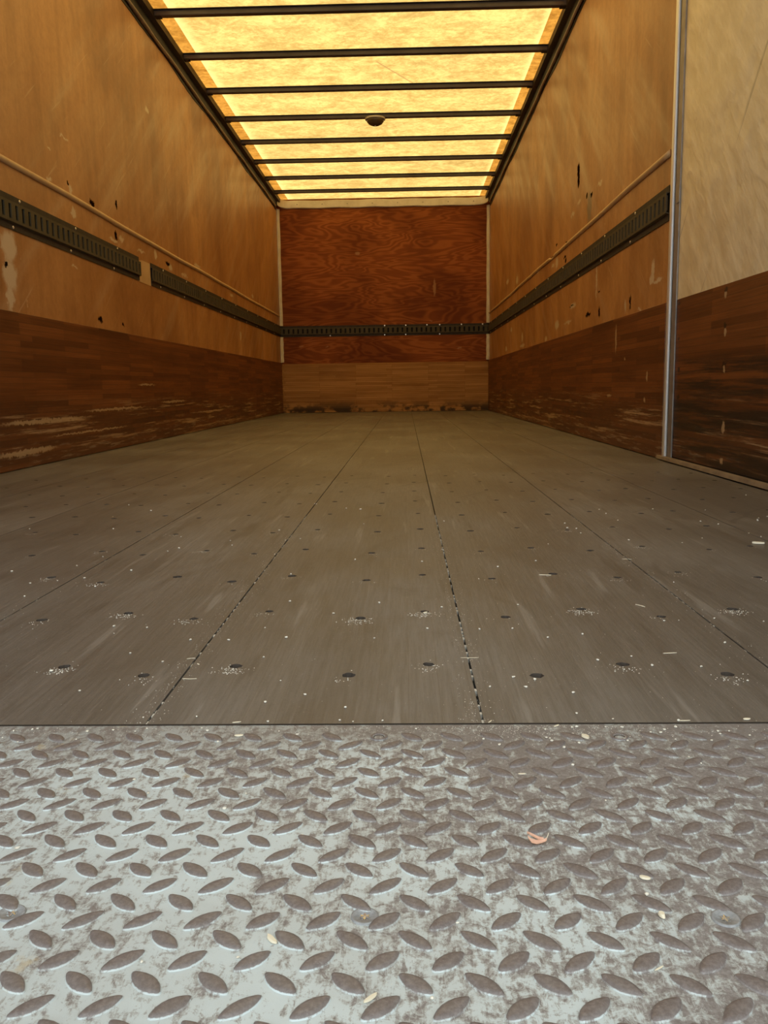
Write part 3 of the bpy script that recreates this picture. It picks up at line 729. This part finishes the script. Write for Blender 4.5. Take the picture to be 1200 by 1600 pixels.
SP = [(-.217, .813, 0, .0148, .0011, -.04, -.0008, 'long pale wood splinter lying across the left floor seam'),
      (-.231, .876, 0, .0090, .0010, .25, .0018, 'small curved wood splinter just behind the long one at the left seam'),
      (-.219, .858, 0, .0048, .0014, -.9, 0, 'tiny tilted chip right of the curved splinter at the left seam'),
      (.0645, .874, 0, .0190, .0009, -.02, .0005, 'thin needle-like splinter across the middle floor seam'),
      (.277, .886, 0, .0150, .0014, .10, 0, 'straight thin splinter on the right floor board behind the plate'),
      (.358, 1.384, 0, .0150, .0012, -.3, 0, 'pale sliver lying on the right floor seam'),
      (.299, 1.084, 0, .0160, .0016, -1.0, .001, 'slanting pale sliver beside a screw pit on the right'),
      (.207, 1.270, 0, .0180, .0020, -.2, 0, 'ragged pale chip beside a screw pit right of the middle seam'),
      (.022, 1.057, 0, .0060, .0030, .6, 0, 'yellowish chip in the screw pit just left of the middle seam'),
      (.620, 1.509, 0, .0200, .0070, -.4, .002, 'broad pale wood flake at the far right of the floor'),
      (.233, .7005, 0, .0105, .0012, .03, 0, 'flat splinter on the floor edge, left of the blunt one'),
      (.2865, .703, 0, .0062, .0024, .1, 0, 'short blunt yellow chip on the floor edge at the right'),
      (-.148, .7005, 0, .0075, .0014, .25, 0, 'short splinter lying on the floor edge at the left seam'),
      (.0005, .538, PZ, .0072, .0006, -.55, -.0007, 'thin curved straw among the plate lugs near the centre'),
      (-.0725, .409, PZ, .0088, .0028, -.9, 0, 'cream wood chip on the plate, left of the middle bolt'),
      (-.0195, .366, PZ, .0085, .0022, .8, 0, 'cream pointed chip on the plate at the bottom centre'),
      (.143, .668, PZ, .0078, .0042, -1.0, .001, 'yellow-cream husk on the plate near the floor edge'),
      (-.141, .674, PZ, .0072, .0024, .1, 0, 'bright white chip on the plate near the floor edge, left half'),
      (.136, .466, PZ, .0062, .0028, -.4, 0, 'white crumbly chip on the plate right of the dried leaf'),
      (.135, .430, PZ, .0030, .0045, .3, 0, 'white upright speck on the plate below the crumbly chip'),
      (.083, .602, PZ, .0055, .0015, 0, 0, 'short white bar-shaped chip on the plate right of centre'),
      (.1215, .388, PZ, .0062, .0009, .6, 0, 'white sliver on the plate at the lower right'),
      (.124, .6925, PZ, .0062, .0017, .7, 0, 'slanting chip at the plate joint right of the middle seam'),
      (.069, .700, 0, .0060, .0012, 1.0, 0, 'slanting thin chip at the floor edge left of the middle seam')]
for a in SP: splinter(*a)
# dried leaf: a curled strip of three lobes
lf = empty('dried_leaf', T(.0795, .5075, PZ)); tag(lf, 'curled pinkish-orange dried leaf lying between the plate lugs', 'leaf')
def ribbon(name, pts, widths, m):
    g = MB(); vs = []; fs = []
    for (x, y, z), w in zip(pts, widths):
        vs += [(x, y - w, z), (x, y, z - .0006), (x, y + w, z + .0010), (x, y, z + .0002)]
    for j in range(len(pts) - 1):
        q = 4 * j
        for e in range(4): fs.append((q + e, q + (e + 1) % 4, q + 4 + (e + 1) % 4, q + 4 + e))
    fs += [(0, 1, 2, 3), tuple(4 * (len(pts) - 1) + e for e in range(4))]
    g.add(vs, fs); return g.build(name, m, lf, smooth=False)
ribbon('blade', [(-.0052, .0010, .0022), (-.0035, -.0022, .0012), (-.0008, -.0038, .0012), (.0022, -.0036, .0014), (.0050, -.0026, .0018), (.0062, -.0016, .002)], [.0008, .0020, .0018, .0012, .0010, .0004], m_leaf)
ribbon('upper_fold', [(-.0052, .0052, .0028), (-.0038, .0024, .0034), (-.0016, -.0002, .0034), (.0010, -.0016, .0026), (.0042, -.0018, .0024)], [.0003, .0008, .0011, .0012, .0006], m_leaf)
g = MB(); g.tube([(.0055, -.0018, .002), (.0070, .0008, .0028), (.0080, .0028, .0040)], [.0003, .00025, .0002], 6)
o = g.build('stalk', m_splint, lf); o['label'] = 'pale thin stalk'

def crumb_mesh(seed):
    random.seed(seed); b = bmesh.new(); bmesh.ops.create_icosphere(b, subdivisions=1, radius=1)
    for v in b.verts: v.co = v.co * U(.7, 1.2); v.co.z *= .7
    me = bpy.data.meshes.new('wood_crumb'); b.to_mesh(me); b.free(); me.materials.append(m_crumb); return me
cms = [crumb_mesh(k) for k in range(5)]
random.seed(21)
def crumb(x, y, z, r, lab, grp):
    o = bpy.data.objects.new('wood_crumb', random.choice(cms)); COL.objects.link(o)
    o.location = (x, y, z + r * .6); o.scale = (r * U(.8, 1.5), r * U(.8, 1.2), r); o.rotation_euler = (0, 0, U(0, 6.3))
    tag(o, lab, 'crumb', grp)
CF = 'tiny pale wood crumb lying loose on the wooden floor'
CP = 'tiny pale wood crumb lying loose on the steel tread plate'
k = 0
while k < 110:
    y = .70 + (R() ** 1.6) * 1.5; x = U(-.50 * y, .43 * y)
    if any((x - p[0]) ** 2 + (y - p[1]) ** 2 < .012 ** 2 for p in pits): continue
    crumb(x, y, 0, U(.0009, .0016) * (1 + .35 * (y - .7)), CF, 'loose crumbs on the wooden floor'); k += 1
for k in range(70):
    y = .690 - (R() ** 2.4) * .33; x = U(-.50 * y, .43 * y)
    if R() < .3: y = U(.655, .692); x = U(.02, .26) if R() < .6 else U(-.34, -.15)
    crumb(x, y, PZ, U(.0008, .0014), CP, 'loose crumbs on the tread plate')
# sawdust around screw pits, seams and the plate joint
g = MB(); g2 = MB()
def grain(x, y, z, r):
    a = U(0, 6.3); p = [(x + r * math.cos(a + q * 2.1) * U(.7, 1.3), y + r * math.sin(a + q * 2.1) * U(.7, 1.3), z) for q in range(3)]
    (g if y > FY0 else g2).add(p + [(x, y, z + r * U(.5, .9))], [(0, 1, 3), (1, 2, 3), (2, 0, 3)])
G = random.gauss
for (cx, cy, r) in pits:
    if cy > 1.75: continue
    nn = int((U(0, 1) ** 2.0 * 110 + 5) * (1 if cy < 1.2 else .5))
    for q in range(nn):
        dx, dy = G(-.002, .009), G(-.013, .008)
        if dx * dx + dy * dy < (r * 1.05) ** 2: continue
        grain(cx + dx, cy + dy, 0, U(.0003, .0010) if cy < 1.25 else U(.0003, .0007))
for sx_, den in ((-.226, 500), (.063, 480), (.360, 260), (-.511, 240)):
    for q in range(den):
        y = .70 + R() ** 1.3 * 1.0; dx = G(0, .009)
        if abs(dx) < GAP * .6: continue
        if y < .71 and False: continue
        grain(sx_ + dx - .002, y, 0, U(.00025, .0006))
for q in range(900):
    y = FY0 - .004 - abs(G(0, .016)); x = U(-.36, .31)
    if R() < .4: x = G(.10, .05)
    grain(x, y, PZ + .0001, U(.00025, .0006))
for q in range(500):
    x = U(-.5, .5); y = U(.70, 1.6); grain(x, y, 0, U(.0002, .0005))
for q in range(350):
    x = U(-.3, .26); y = U(.34, .69); grain(x, y, PZ + .0001, U(.0002, .0004))
sd = g.build('sawdust', m_dustm, fix=False); sd['kind'] = 'stuff'
tag(sd, 'fine pale sawdust strewn around the screw pits and floor seams', 'sawdust')
sd = g2.build('sawdust', m_dustm, fix=False); sd['kind'] = 'stuff'
tag(sd, 'fine pale sawdust strewn on the steel plate along its joint with the floor', 'sawdust')
# crumbs stuck inside the floor seams
g = MB()
for sx_ in (-.226, .063, .360, -.511):
    y = .70
    while y < 1.9:
        if R() < .42:
            l = U(.002, .008); g.box(sx_ - GAP * .48, sx_ + GAP * .48, y, y + l, -.006, -.0006 - U(0, .0012)); y += l
        y += U(.004, .022)
sd = g.build('seam_debris', m_dustm); sd['kind'] = 'stuff'
tag(sd, 'broken bits of pale debris packed in the floor seams', 'debris')
